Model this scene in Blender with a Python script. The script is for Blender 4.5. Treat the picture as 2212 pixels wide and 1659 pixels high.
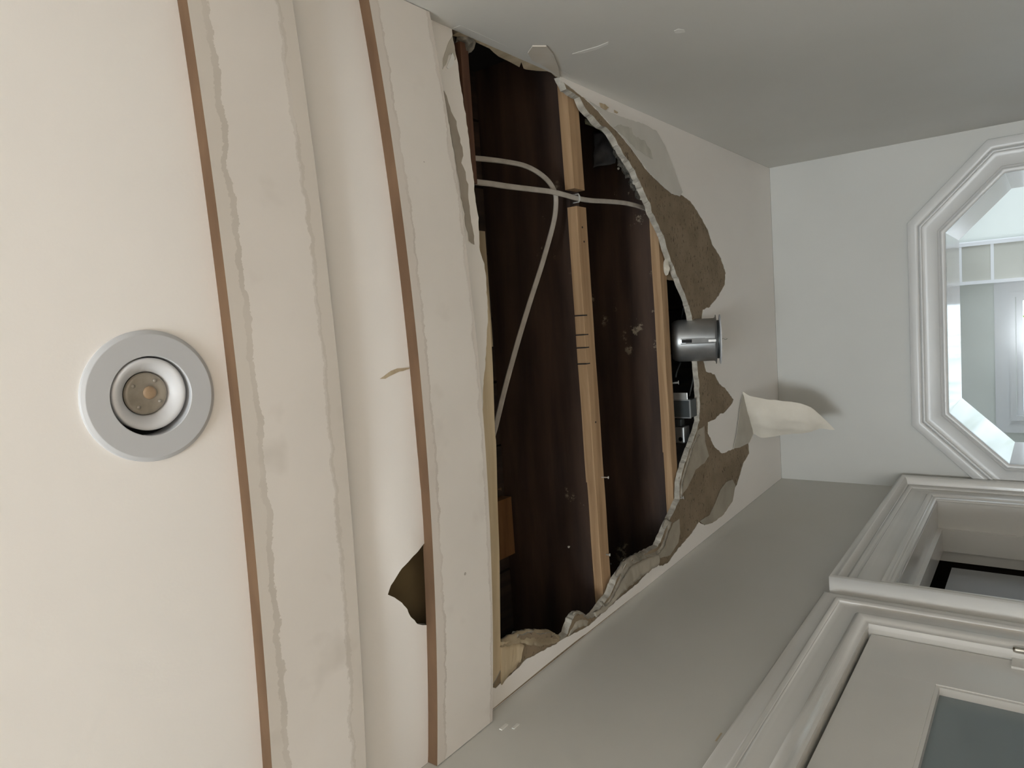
import bpy, bmesh, math, random
from mathutils import Vector, Matrix, noise
from mathutils.geometry import delaunay_2d_cdt
random.seed(7)
for o in list(bpy.data.objects): bpy.data.objects.remove(o)
scene = bpy.context.scene
col = scene.collection

# ------------------------------------------------------------------ camera (phone held sideways, looking up a hallway)
FPX, PITCH, YAW, ROLL = 1533.0, 0.6519, 0.0972, -0.0091
CAMZ = 1.73
HC = 0.80
ZC = CAMZ + HC                      # ceiling height
_f = Vector((-math.sin(YAW)*math.cos(PITCH), math.cos(YAW)*math.cos(PITCH), math.sin(PITCH)))
_r0 = Vector((math.cos(YAW), math.sin(YAW), 0)); _u0 = _r0.cross(_f)
_r = _r0*math.cos(ROLL) + _u0*math.sin(ROLL); _u = -_r0*math.sin(ROLL) + _u0*math.cos(ROLL)
cam_d = bpy.data.cameras.new('camera'); cam = bpy.data.objects.new('camera', cam_d); col.objects.link(cam)
cam_d.sensor_fit = 'HORIZONTAL'; cam_d.sensor_width = 36.0; cam_d.lens = 36.0*FPX/2212.0
cam_d.clip_start = 0.01
m = Matrix.Identity(4)
for i, v in enumerate((-_u, _r, -_f)):
    for k in range(3): m[k][i] = v[k]
m.translation = (0, 0, CAMZ); cam.matrix_world = m
scene.camera = cam

# ------------------------------------------------------------------ world, daylight, exposure
world = bpy.data.worlds.new('world'); scene.world = world; world.use_nodes = True
bg = world.node_tree.nodes['Background']
bg.inputs['Color'].default_value = (0.78, 0.90, 1.0, 1); bg.inputs['Strength'].default_value = 0.95
def area(name, loc, rot, sx, sy, power, color=(1, 1, 1), portal=False):
    d = bpy.data.lights.new(name, 'AREA'); d.shape = 'RECTANGLE'; d.size = sx; d.size_y = sy
    d.energy = power; d.color = color; d.cycles.is_portal = portal
    o = bpy.data.objects.new(name, d); col.objects.link(o); o.location = loc; o.rotation_euler = rot
    return o
# daylight entering the room behind the camera (window_3) and the room beyond (window_2), plus two added fill lamps
area('daylight_back_window', (-0.65, -3.40, 1.62), (math.radians(90), 0, 0), 0.64, 0.85, 32, (0.89, 0.96, 1.0))
area('added_fill_left', (-2.30, -2.30, 1.55), (math.radians(90), 0, math.radians(-90)), 1.6, 1.5, 58, (0.905, 0.925, 1.0))  # added fill lamp for bounce light; its side window is made up
area('daylight_portal_beyond', (-0.35, 4.99, 1.50), (math.radians(-90), 0, 0), 0.84, 0.84, 10, portal=True)
area('added_fill_beyond', (1.40, 4.02, 1.60), (math.radians(90), 0, math.radians(90)), 1.0, 1.1, 3.0, (0.80, 0.90, 1.0))  # added fill lamp brightening the room beyond from an unseen, made-up window
vs = scene.view_settings
vs.view_transform = 'Standard'; vs.look = 'None'; vs.gamma = 1.0; vs.use_curve_mapping = False
vs.exposure = 1.47
try:
    scene.cycles.use_denoising = True
    scene.cycles.max_bounces = 10; scene.cycles.diffuse_bounces = 6
    scene.cycles.sample_clamp_indirect = 6.0
except Exception: pass

# ------------------------------------------------------------------ helpers
def ray(px, py): return _f + _r*((829.5-py)/FPX) + _u*((1106.0-px)/FPX)
def on_y(px, py, Y): d = ray(px, py); p = d*(Y/d.y); return Vector((p.x, p.y, p.z+CAMZ))
def on_z(px, py, Z): d = ray(px, py); p = d*((Z-CAMZ)/d.z); return Vector((p.x, p.y, p.z+CAMZ))
def on_x(px, py, X): d = ray(px, py); p = d*(X/d.x); return Vector((p.x, p.y, p.z+CAMZ))
def lerp_table(t, tab):
    if t <= tab[0][0]: return tab[0][1]
    for (a, va), (b, vb) in zip(tab, tab[1:]):
        if t <= b:
            k = (t-a)/(b-a); k = k*k*(3-2*k); return va+(vb-va)*k
    return tab[-1][1]
SAG = [(-0.2, 0.0), (0.15, .026), (0.45, .031), (0.6, .029), (0.75, .040), (0.95, .040), (1.4, .022), (1.9, 0.0)]
XM, XH = -0.085, 0.60
TEAR = (-0.33, 0.745)
def zs(x, y):                                     # the sag alone (what the planks follow)
    t = (x-XM)/XH; return ZC - max(0.0, 1-t*t)*lerp_table(y, SAG)
def zc(x, y):                                     # water-damaged ceiling: it bows down along the hall's middle
    s = ZC-zs(x, y)
    dx, dy = x-TEAR[0], y-TEAR[1]
    s += 0.007*math.exp(-((dx-.05)**2/0.010 + (dy+.035)**2/0.0018))
    return ZC - s
def on_c(px, py, up=0.0):                         # point of the (sagging) ceiling seen at a pixel
    z = ZC
    for _ in range(8):
        p = on_z(px, py, z+up); z = zc(p.x, p.y)
    return Vector((p.x, p.y, z+up))

def new_obj(name, verts, faces, mat, parent=None, smooth=False, mats=None, fmat=None, uv=None):
    base = Vector((0, 0, 0))
    if parent is not None: base = parent.get('_w', None); base = Vector(base) if base is not None else Vector((0, 0, 0))
    me = bpy.data.meshes.new(name)
    me.from_pydata([tuple(Vector(v)-base) for v in verts], [], faces); me.update()
    for mt in (mats or [mat]): me.materials.append(mt)
    if fmat:
        for p, k in zip(me.polygons, fmat): p.material_index = k
    if smooth:
        for p in me.polygons: p.use_smooth = True
    if uv:
        l = me.uv_layers.new(name='UVMap')
        for lp in me.loops: l.data[lp.index].uv = uv[lp.vertex_index]
    bm = bmesh.new(); bm.from_mesh(me); bmesh.ops.recalc_face_normals(bm, faces=bm.faces); bm.to_mesh(me); bm.free()
    o = bpy.data.objects.new(name, me); col.objects.link(o)
    if parent is not None:
        o.parent = parent; o['_w'] = list(base)
    else: o['_w'] = [0, 0, 0]
    return o
def thing(name, loc, label, cat, group=None):
    o = bpy.data.objects.new(name, None); col.objects.link(o); o.location = loc; o['_w'] = list(loc)
    o.empty_display_size = 0.05; o['label'] = label; o['category'] = cat
    if group: o['group'] = group
    return o
def tag(o, label, cat, group=None):
    o['label'] = label; o['category'] = cat
    if group: o['group'] = group
    return o
def struct(o, label=None):
    o['kind'] = 'structure'
    if label: o['label'] = label
    return o
def box_vf(a, b):
    x0, y0, z0 = a; x1, y1, z1 = b
    v = [(x0,y0,z0),(x1,y0,z0),(x1,y1,z0),(x0,y1,z0),(x0,y0,z1),(x1,y0,z1),(x1,y1,z1),(x0,y1,z1)]
    return v, [(0,3,2,1),(4,5,6,7),(0,1,5,4),(1,2,6,5),(2,3,7,6),(3,0,4,7)]
def box(name, a, b, mat, parent=None, bevel=0.0, xf=None):
    v, f = box_vf(a, b)
    if xf: v = [xf(Vector(p)) for p in v]
    o = new_obj(name, v, f, mat, parent)
    if bevel:
        bm = bmesh.new(); bm.from_mesh(o.data)
        bmesh.ops.bevel(bm, geom=list(bm.edges), offset=bevel, segments=2, affect='EDGES', profile=0.6)
        bm.to_mesh(o.data); bm.free()
    return o
def merge(parts):
    V, F = [], []
    for v, f in parts:
        n = len(V); V += list(v); F += [tuple(i+n for i in q) for q in f]
    return V, F
def lathe_vf(profile, n=40, frame=None, close=False):
    V, F = [], []
    for r, h in profile:
        for i in range(n):
            a = 2*math.pi*i/n; V.append(Vector((r*math.cos(a), r*math.sin(a), h)))
    k = len(profile)
    for j in range(k-1):
        for i in range(n):
            F.append((j*n+i, j*n+(i+1) % n, (j+1)*n+(i+1) % n, (j+1)*n+i))
    if frame is not None: V = [frame @ v for v in V]
    return V, F
def disc_cap(ring_start, n): return tuple(range(ring_start, ring_start+n))
def sweep_vf(path, prof, up=Vector((0, 0, 1))):
    V, F = [], []; n = len(prof); path = [Vector(p) for p in path]
    for i, p in enumerate(path):
        t = (path[min(i+1, len(path)-1)]-path[max(i-1, 0)]).normalized()
        s = t.cross(up)
        s = s.normalized() if s.length > 1e-4 else Vector((1, 0, 0))
        w = s.cross(t).normalized()
        for a, b in prof: V.append(p+s*a+w*b)
    for i in range(len(path)-1):
        for k in range(n): F.append((i*n+k, i*n+(k+1) % n, (i+1)*n+(k+1) % n, (i+1)*n+k))
    F.append(tuple(range(n))); F.append(tuple(range((len(path)-1)*n, len(path)*n)))
    return V, F
def catmull(pts, sub=8):
    pts = [Vector(p) for p in pts]; out = []
    for i in range(len(pts)-1):
        p0 = pts[max(i-1, 0)]; p1 = pts[i]; p2 = pts[i+1]; p3 = pts[min(i+2, len(pts)-1)]
        for k in range(sub):
            t = k/sub
            out.append(0.5*((2*p1)+(p2-p0)*t+(2*p0-5*p1+4*p2-p3)*t*t+(3*p1-p0-3*p2+p3)*t**3))
    out.append(pts[-1]); return out
def inside(p, poly):
    x, y = p; c = False; n = len(poly)
    for i in range(n):
        x1, y1 = poly[i]; x2, y2 = poly[i-1]
        if (y1 > y) != (y2 > y) and x < (x2-x1)*(y-y1)/(y2-y1)+x1: c = not c
    return c
def ragged(loop, step=0.006, amp=0.002, seed=0):
    out = []; n = len(loop)
    for i in range(n):
        a = Vector(loop[i]).to_2d() if len(loop[i]) > 2 else Vector(loop[i]); b = loop[(i+1) % n]; b = Vector(b).to_2d() if len(b) > 2 else Vector(b)
        L = (b-a).length; k = max(1, int(L/step)); nrm = Vector((-(b-a).y, (b-a).x)); nrm = nrm/L if L > 0 else nrm
        for j in range(k):
            p = a+(b-a)*(j/k)
            q = noise.noise(Vector((p.x*70, p.y*70, seed)))+0.6*noise.noise(Vector((p.x*190, p.y*190, seed+5)))
            out.append(p+nrm*(q*amp))
    return out
def cdt(outer, holes, grid):
    pts = [Vector(p) for p in outer]; edges = [(i, (i+1) % len(outer)) for i in range(len(outer))]
    for h in holes:
        s = len(pts); pts += [Vector(p) for p in h]; edges += [(s+i, s+(i+1) % len(h)) for i in range(len(h))]
    o2 = [tuple(p) for p in outer]; h2 = [[tuple(p) for p in h] for h in holes]
    if grid:
        xs = [p[0] for p in outer]; ys = [p[1] for p in outer]
        x = min(xs)+grid*.37
        while x < max(xs):
            y = min(ys)+grid*.41
            while y < max(ys):
                if inside((x, y), o2) and not any(inside((x, y), h) for h in h2): pts.append(Vector((x, y)))
                y += grid
            x += grid
    v, e, f, *_ = delaunay_2d_cdt(pts, edges, [], 0, 1e-6)
    keep = []
    for t in f:
        c = ((v[t[0]].x+v[t[1]].x+v[t[2]].x)/3, (v[t[0]].y+v[t[1]].y+v[t[2]].y)/3)
        if inside(c, o2) and not any(inside(c, h) for h in h2): keep.append(tuple(t))
    return v, keep
def sheet(name, outer, holes, fn, thick_fn, mats, parent=None, grid=0.05, smooth=False):
    """flat sheet with ragged holes: fn(x,y)->3D front point, thick_fn(x,y)->3D back point; mats = (front, rim)"""
    v, tris = cdt(outer, holes, grid)
    n = len(v); V = [fn(p.x, p.y) for p in v]+[thick_fn(p.x, p.y) for p in v]
    cnt = {}
    for t in tris:
        for i in range(3):
            e = (t[i], t[(i+1) % 3]); cnt.setdefault(tuple(sorted(e)), []).append(e)
    V = V+V; F = list(tris); M = [0]*len(tris)
    F += [(t[2]+n, t[1]+n, t[0]+n) for t in tris]; M += [1]*len(tris)
    for k, es in cnt.items():
        if len(es) == 1:
            a, b = es[0]; F.append((b+2*n, a+2*n, a+3*n, b+3*n)); M.append(1)
    used = sorted({i for f in F for i in f}); mp = {o: i for i, o in enumerate(used)}
    o = new_obj(name, [V[i] for i in used], [tuple(mp[i] for i in f) for f in F], None, parent, mats=list(mats), fmat=M)
    if smooth:
        for p, k in zip(o.data.polygons, M): p.use_smooth = (k == 0)
    return o

# ------------------------------------------------------------------ materials
def mat_new(name):
    m = bpy.data.materials.new(name); m.use_nodes = True
    return m, m.node_tree.nodes, m.node_tree.links, m.node_tree.nodes['Principled BSDF']
def c4(c): return (c[0], c[1], c[2], 1)
def noisy(name, c1, c2, scale=8.0, detail=6.0, rough=0.6, bump=0.0, bscale=60.0, lo=0.35, hi=0.65, stretch=(1, 1, 1), metallic=0.0, spec=0.5, dist=0.0):
    m, N, L, P = mat_new(name)
    tc = N.new('ShaderNodeTexCoord'); mp = N.new('ShaderNodeMapping'); mp.inputs['Scale'].default_value = stretch
    L.new(tc.outputs['Object'], mp.inputs['Vector'])
    nz = N.new('ShaderNodeTexNoise'); nz.inputs['Scale'].default_value = scale; nz.inputs['Detail'].default_value = detail; nz.inputs['Distortion'].default_value = dist
    L.new(mp.outputs[0], nz.inputs['Vector'])
    cr = N.new('ShaderNodeValToRGB'); cr.color_ramp.elements[0].position = lo; cr.color_ramp.elements[1].position = hi
    cr.color_ramp.elements[0].color = c4(c1); cr.color_ramp.elements[1].color = c4(c2)
    L.new(nz.outputs['Fac'], cr.inputs['Fac']); L.new(cr.outputs['Color'], P.inputs['Base Color'])
    P.inputs['Roughness'].default_value = rough; P.inputs['Metallic'].default_value = metallic
    P.inputs['Specular IOR Level'].default_value = spec
    if bump:
        n2 = N.new('ShaderNodeTexNoise'); n2.inputs['Scale'].default_value = bscale; n2.inputs['Detail'].default_value = 4
        L.new(mp.outputs[0], n2.inputs['Vector'])
        b = N.new('ShaderNodeBump'); b.inputs['Strength'].default_value = bump; b.inputs['Distance'].default_value = 0.002
        L.new(n2.outputs['Fac'], b.inputs['Height']); L.new(b.outputs['Normal'], P.inputs['Normal'])
    return m
def mixrgb(N, L, fac, a, b):
    mx = N.new('ShaderNodeMix'); mx.data_type = 'RGBA'
    for sock, val in ((mx.inputs[0], fac), (mx.inputs[6], a), (mx.inputs[7], b)):
        if isinstance(val, (tuple, list)): sock.default_value = c4(val)
        elif isinstance(val, (int, float)): sock.default_value = val
        else: L.new(val, sock)
    return mx.outputs[2]
def math_n(N, L, op, a, b=0.0, c=None):
    n = N.new('ShaderNodeMath'); n.operation = op
    for s, v in zip(n.inputs, (a, b, c)):
        if v is None: continue
        if isinstance(v, (int, float)): s.default_value = v
        else: L.new(v, s)
    return n.outputs[0]
def ramp(N, L, fac, lo, hi):
    n = N.new('ShaderNodeMapRange'); n.inputs['From Min'].default_value = lo; n.inputs['From Max'].default_value = hi
    L.new(fac, n.inputs['Value']); return n.outputs[0]

M_ceil = noisy('ceiling_paint', (.84, .81, .775), (.87, .84, .805), 3.0, 3, .55, .05, 220)
M_wallp = noisy('wall_paint', (.585, .575, .535), (.615, .605, .57), 2.5, 3, .55, .05, 220)
M_far = noisy('far_wall_paint', (.535, .54, .515), (.565, .57, .545), 2.5, 3, .5, .05, 220)
M_trim = noisy('gloss_trim_paint', (.66, .65, .62), (.70, .69, .66), 4, 3, .16, .03, 90)
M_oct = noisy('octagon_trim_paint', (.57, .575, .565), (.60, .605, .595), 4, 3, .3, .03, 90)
M_reveal = noisy('reveal_gloss_paint', (.84, .84, .84), (.88, .88, .88), 4, 3, .12)
M_gyp = noisy('gypsum_rim', (.30, .28, .24), (.48, .455, .40), 45, 8, .95, .9, 160)
def brown_mat():
    m, N, L, P = mat_new('torn_brown_paper')
    tc = N.new('ShaderNodeTexCoord'); nz = N.new('ShaderNodeTexNoise'); nz.inputs['Scale'].default_value = 14; nz.inputs['Detail'].default_value = 8
    L.new(tc.outputs['Object'], nz.inputs['Vector'])
    c = mixrgb(N, L, ramp(N, L, nz.outputs['Fac'], .35, .65), (.205, .155, .098), (.265, .205, .137))
    mp = N.new('ShaderNodeMapping'); mp.inputs['Scale'].default_value = (1, 2.2, 1); L.new(tc.outputs['Object'], mp.inputs['Vector'])
    n2 = N.new('ShaderNodeTexNoise'); n2.inputs['Scale'].default_value = 75; n2.inputs['Detail'].default_value = 3; n2.inputs['Distortion'].default_value = 1.0; L.new(mp.outputs[0], n2.inputs['Vector'])
    c = mixrgb(N, L, math_n(N, L, 'MULTIPLY', ramp(N, L, n2.outputs['Fac'], .61, .66), .8), c, (.055, .035, .018))
    L.new(c, P.inputs['Base Color']); P.inputs['Roughness'].default_value = .95
    b = N.new('ShaderNodeBump'); b.inputs['Strength'].default_value = .35; b.inputs['Distance'].default_value = .002
    L.new(nz.outputs['Fac'], b.inputs['Height']); L.new(b.outputs[0], P.inputs['Normal'])
    return m
M_brownpaper = None
M_tanb = noisy('dull_tan_paper', (.27, .215, .14), (.40, .33, .225), 18, 8, .95, .5, 120)
M_gray2 = noisy('dull_torn_paper', (.32, .29, .235), (.40, .365, .30), 14, 7, .9, .2, 120)
M_gypd = noisy('dusty_gypsum', (.20, .18, .145), (.34, .305, .25), 40, 8, .95, .9, 140)
M_tanpaper = noisy('torn_tan_paper', (.40, .32, .21), (.54, .45, .32), 16, 8, .95, .4, 120, stretch=(1, 3, 1))
M_graypaper = noisy('grey_torn_paper', (.46, .435, .38), (.54, .515, .455), 14, 7, .85, .15, 120)
M_flap = noisy('flap_paper', (.66, .62, .54), (.74, .70, .62), 12, 6, .85, .2, 60)
M_mdf = noisy('raw_mdf_edge', (.108, .058, .028), (.148, .084, .043), 30, 5, .85, .1, 200, stretch=(.25, 1, 1))
M_furr = noisy('furring_pine', (.30, .185, .095), (.43, .285, .16), 9, 9, .75, .15, 60, stretch=(.35, 7, 7), dist=.8)
M_paleboard = noisy('pale_pine', (.50, .40, .26), (.62, .52, .36), 8, 8, .75, .15, 60, stretch=(.3, 6, 6))
M_redwood = noisy('red_brown_wood', (.075, .030, .014), (.12, .055, .028), 10, 8, .8, .2, 60, stretch=(.4, 5, 5))
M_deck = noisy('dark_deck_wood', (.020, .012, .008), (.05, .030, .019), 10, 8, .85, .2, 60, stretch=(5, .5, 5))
M_orange = noisy('orange_wood_block', (.14, .062, .018), (.20, .095, .032), 10, 8, .8, .2, 60, stretch=(.5, 5, 5))
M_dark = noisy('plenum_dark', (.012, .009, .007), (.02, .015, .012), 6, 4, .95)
M_cable = noisy('cable_sheath', (.36, .33, .29), (.46, .43, .385), 30, 3, .42)
M_metal = noisy('galvanized_steel', (.36, .37, .37), (.50, .51, .51), 14, 6, .42, .06, 40, metallic=.85)
M_matte = noisy('matte_steel', (.20, .205, .205), (.28, .285, .285), 14, 5, .68, metallic=.5)
M_dmetal = noisy('dark_steel', (.05, .058, .06), (.085, .095, .098), 14, 5, .45, metallic=.5)
M_bright = noisy('bright_zinc', (.7, .7, .68), (.8, .8, .78), 20, 4, .3, metallic=.7)
M_ring = noisy('fixture_white', (.50, .51, .525), (.525, .535, .55), 6, 3, .45)
M_gimbal = noisy('gimbal_white', (.60, .605, .62), (.64, .645, .66), 6, 3, .5)
M_black = noisy('black_gap', (.004, .004, .005), (.008, .008, .009), 6, 2, .8)
M_lens = noisy('lamp_lens', (.255, .225, .185), (.33, .295, .245), 60, 4, .18, spec=.7)
M_led = noisy('led_chip', (.34, .235, .145), (.40, .285, .185), 80, 3, .4)
M_plastic = noisy('grey_plastic_film', (.13, .135, .15), (.19, .195, .21), 8, 5, .4, .3, 40)
M_debris = noisy('dusty_debris', (.07, .062, .05), (.22, .20, .165), 55, 8, .95, .8, 150)
M_crumb = noisy('gypsum_crumb', (.5, .47, .4), (.62, .58, .5), 60, 4, .9, .5, 150)
M_floor = noisy('oak_floor', (.46, .36, .26), (.56, .45, .34), 6, 8, .4, .05, 40, stretch=(6, .5, 1))
M_slab = noisy('shaded_door_paint', (.27, .275, .275), (.30, .305, .305), 3, 3, .4)  # door paint darkened: the recess shade is put into its colour
M_tanpane = noisy('tan_pane', (.53, .52, .455), (.58, .57, .50), 3, 3, .25)
M_greenwall = noisy('pale_green_wall', (.80, .825, .77), (.83, .855, .80), 3, 3, .6)
M_leaf = noisy('leaf_green', (.09, .20, .03), (.30, .42, .06), 5, 4, .6)
M_brass = noisy('satin_nickel', (.55, .53, .48), (.66, .64, .58), 20, 3, .25, metallic=1.0)

def glass_mat():
    m, N, L, P = mat_new('door_glass')
    P.inputs['Base Color'].default_value = (.42, .50, .53, 1); P.inputs['Roughness'].default_value = 0.04
    P.inputs['Transmission Weight'].default_value = 0.55; P.inputs['IOR'].default_value = 1.5
    return m
M_glass = glass_mat()
def pane_mat():
    m, N, L, P = mat_new('window_glass')
    P.inputs['Base Color'].default_value = (.97, .99, 1, 1); P.inputs['Roughness'].default_value = 0.0
    P.inputs['Transmission Weight'].default_value = 1.0; P.inputs['IOR'].default_value = 1.01
    return m
M_pane = pane_mat()

def board_mat(name, base1, base2, stain, near_w, far_w, near_line):
    """old white paint; ragged caulk bands along both edges where mouldings sat (UV v = across the board)"""
    m, N, L, P = mat_new(name)
    uv = N.new('ShaderNodeUVMap'); sep = N.new('ShaderNodeSeparateXYZ'); L.new(uv.outputs[0], sep.inputs[0])
    tc = N.new('ShaderNodeTexCoord')
    nz = N.new('ShaderNodeTexNoise'); nz.inputs['Scale'].default_value = 24; nz.inputs['Detail'].default_value = 10; nz.inputs['Roughness'].default_value = .72
    L.new(tc.outputs['Object'], nz.inputs['Vector'])
    nz2 = N.new('ShaderNodeTexNoise'); nz2.inputs['Scale'].default_value = 5; nz2.inputs['Detail'].default_value = 5
    L.new(tc.outputs['Object'], nz2.inputs['Vector'])
    wob = math_n(N, L, 'MULTIPLY_ADD', nz.outputs['Fac'], 0.20, -0.10)
    v = math_n(N, L, 'ADD', sep.outputs[1], wob)
    nearb = math_n(N, L, 'LESS_THAN', v, near_w)
    farb = math_n(N, L, 'GREATER_THAN', v, 1-far_w)
    band = math_n(N, L, 'MAXIMUM', nearb, farb)
    d1 = math_n(N, L, 'ABSOLUTE', math_n(N, L, 'SUBTRACT', v, near_w-near_line*.5))
    line = math_n(N, L, 'LESS_THAN', d1, near_line*.5)
    base = mixrgb(N, L, ramp(N, L, nz2.outputs['Fac'], .35, .65), base1, base2)
    c = mixrgb(N, L, math_n(N, L, 'MULTIPLY', band, .55), base, stain)
    n5 = N.new('ShaderNodeTexNoise'); n5.inputs['Scale'].default_value = 7; n5.inputs['Detail'].default_value = 4; L.new(tc.outputs['Object'], n5.inputs['Vector'])
    c = mixrgb(N, L, math_n(N, L, 'MULTIPLY', line, math_n(N, L, 'MULTIPLY', ramp(N, L, n5.outputs['Fac'], .3, .65), .7)), c, tuple(k*.84 for k in stain))
    n6 = N.new('ShaderNodeTexNoise'); n6.inputs['Scale'].default_value = 9; n6.inputs['Detail'].default_value = 3; L.new(tc.outputs['Object'], n6.inputs['Vector'])
    v2 = math_n(N, L, 'ADD', v, math_n(N, L, 'MULTIPLY_ADD', n6.outputs['Fac'], .12, -.06))
    d2 = math_n(N, L, 'ABSOLUTE', math_n(N, L, 'SUBTRACT', v2, 1-far_w))
    c = mixrgb(N, L, math_n(N, L, 'MULTIPLY', math_n(N, L, 'LESS_THAN', d2, near_line*.45), .38), c, tuple(k*.84 for k in stain))
    # smudges and specks
    n3 = N.new('ShaderNodeTexNoise'); n3.inputs['Scale'].default_value = 11; n3.inputs['Detail'].default_value = 3
    L.new(tc.outputs['Object'], n3.inputs['Vector'])
    c = mixrgb(N, L, math_n(N, L, 'MULTIPLY', ramp(N, L, n3.outputs['Fac'], .60, .75), .35), c, tuple(k*.78 for k in stain))
    vo = N.new('ShaderNodeTexVoronoi'); vo.inputs['Scale'].default_value = 17; L.new(tc.outputs['Object'], vo.inputs['Vector'])
    sp = math_n(N, L, 'LESS_THAN', vo.outputs['Distance'], .045)
    c = mixrgb(N, L, math_n(N, L, 'MULTIPLY', sp, .6), c, (.2, .16, .12))
    L.new(c, P.inputs['Base Color']); P.inputs['Roughness'].default_value = .6
    bp = N.new('ShaderNodeBump'); bp.inputs['Strength'].default_value = .15; bp.inputs['Distance'].default_value = .002
    L.new(nz.outputs['Fac'], bp.inputs['Height']); L.new(bp.outputs[0], P.inputs['Normal'])
    return m
M_brownpaper = brown_mat()
M_board1 = board_mat('plank_paint_bands', (.73, .685, .635), (.775, .73, .68), (.60, .545, .475), .17, .16, .055)
M_board2 = board_mat('plank_paint_smudged', (.70, .66, .61), (.75, .71, .66), (.59, .53, .47), .14, .05, .03)

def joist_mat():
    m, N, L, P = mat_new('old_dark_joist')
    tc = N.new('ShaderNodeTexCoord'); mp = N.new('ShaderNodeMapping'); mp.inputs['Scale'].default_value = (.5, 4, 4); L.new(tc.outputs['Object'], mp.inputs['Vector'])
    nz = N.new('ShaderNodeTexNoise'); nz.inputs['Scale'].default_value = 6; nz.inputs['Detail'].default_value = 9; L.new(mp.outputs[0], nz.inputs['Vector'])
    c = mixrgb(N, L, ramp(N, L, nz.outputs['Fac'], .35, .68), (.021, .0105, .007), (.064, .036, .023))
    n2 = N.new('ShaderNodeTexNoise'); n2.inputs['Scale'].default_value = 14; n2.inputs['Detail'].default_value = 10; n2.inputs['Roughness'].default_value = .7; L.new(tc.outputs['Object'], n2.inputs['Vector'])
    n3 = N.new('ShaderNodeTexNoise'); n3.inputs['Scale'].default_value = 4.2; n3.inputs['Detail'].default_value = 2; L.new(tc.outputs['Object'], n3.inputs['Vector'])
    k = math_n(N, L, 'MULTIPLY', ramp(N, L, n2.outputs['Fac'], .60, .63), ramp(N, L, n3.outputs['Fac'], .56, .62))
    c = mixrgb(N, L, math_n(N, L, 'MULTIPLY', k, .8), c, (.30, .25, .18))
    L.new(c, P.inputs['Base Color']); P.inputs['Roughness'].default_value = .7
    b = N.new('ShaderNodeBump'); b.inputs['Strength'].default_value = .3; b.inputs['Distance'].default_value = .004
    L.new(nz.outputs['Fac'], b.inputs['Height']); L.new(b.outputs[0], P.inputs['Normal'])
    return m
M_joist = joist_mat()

# ------------------------------------------------------------------ the setting: hall shell
XR = 0.508; YF = 2.634; YB = -1.10; TH = 0.0155
WA, WB = Vector((-0.675, 0.921)), Vector((-0.616, 2.604))
def xl(y): return WA.x+(WB.x-WA.x)*(y-WA.y)/(WB.y-WA.y)
LD = (WB-WA).normalized(); LN = Vector((LD.y, -LD.x))           # along the left wall / into the hall
def wl_pt(s, z, off=0.0):                                       # s = distance along the left wall (y at off=0)
    p = WA+LD*((s-WA.y)/LD.y)+LN*off; return Vector((p.x, p.y, z))

# hole in the ceiling: torn core (gypsum) and the wider outline where the painted face has peeled away
near_edge = [(1062,1484),(1056,1380),(1053,1185),(1049,1000),(1046,860),(1051,760),(1056,685),(1052,596),(1049,574),(1039,542),(1036,479),(1026.6,419),(1026.6,392),(1020,348),(1011,269),(998,190),(989,127),(979,82)]
core_px = [(976,60),(1060,60),(1130,100),(1200,150),(1216,180),(1223,193),(1251,212),(1261,234),(1296,272),(1311,278),(1330,305),(1352,342),(1368,367),(1387,408),(1403,443),(1406,457),(1432,511),(1444,552),(1451,571),(1466,606),(1485,653),(1492,682),
  (1500,735),(1505,787),(1509,830),(1511,870),(1509,912),(1504,930),(1495,955),(1478,1000),(1468,1040),(1467,1077),(1443,1128),(1421,1178),(1386,1197),(1358,1210),(1342,1235),(1329,1254),(1316,1286),(1304,1299),(1285,1326),(1272,1333),(1258,1322),(1247,1322),(1234,1337),(1225,1368),(1215,1378),(1202,1371),(1190,1365),(1152,1362),(1120,1367)]
face_px = [(976,60),(1060,60),(1130,100),(1200,150),(1216,177),(1251,203),(1280,228),(1318,269),(1337,288),(1368,326),(1394,364),(1406,377),(1432,402),(1451,418),(1473,421),(1492,435),(1511,463),(1530,498),(1539,527),(1558,558),(1568,590),(1566,615),(1552,640),(1533,663),(1519,669),(1516,690),(1516,740),(1519,775),(1526,802),(1544,809),(1555,830),(1567,839),(1585,863),(1582,871),(1571,885),(1563,893),(1556,893),(1545,905),(1530,912),
  (1530,936),(1544,966),(1560,980),(1582,971),(1600,962),(1617,955),(1619,980),(1606,1001),(1593,1045),(1585,1058),(1576,1087),(1554,1115),(1522,1134),(1510,1128),(1494,1153),(1468,1182),(1443,1216),(1425,1224),(1418,1208),(1408,1226),(1380,1258),(1342,1289),(1304,1322),(1272,1352),(1221,1378),(1190,1397),(1158,1413),(1138,1424),(1104,1457),(1071,1487),(1056,1484)]
near_face = [(1050,1380),(1048,1180),(1044,1000),(1042,860),(1050,760),(1054,680),(1050,600),(1046,570),(1037,542),(1034,479),(1025,419),(1024,392),(1018,348),(1009,269),(996,190),(987,127),(978,82)]
def cpx(l): return [on_c(*p).to_2d() for p in l]
def cpx_up(l, up): return [on_c(p[0], p[1], up).to_2d() for p in l]
H_core = ragged(cpx_up(core_px, .0015)+cpx(near_edge), .006, .0028, 1)
H_face = ragged(cpx(face_px)+cpx(near_face), .006, .0022, 9)
tear_px = [(975,1170),(920,1170),(907,1186),(888,1207),(868.5,1228),(856,1246),(845,1265),(838,1284),(852,1291),(868.5,1302),(880,1316),(885,1329),(902,1348),(913,1351),(975,1351)]
H_tear = ragged(cpx(tear_px), .005, .0012, 3)
LC = on_c(325, 855)
H_light = [Vector((LC.x+.052*math.cos(a*math.pi/20), LC.y+.052*math.sin(a*math.pi/20))) for a in range(40)]
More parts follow.
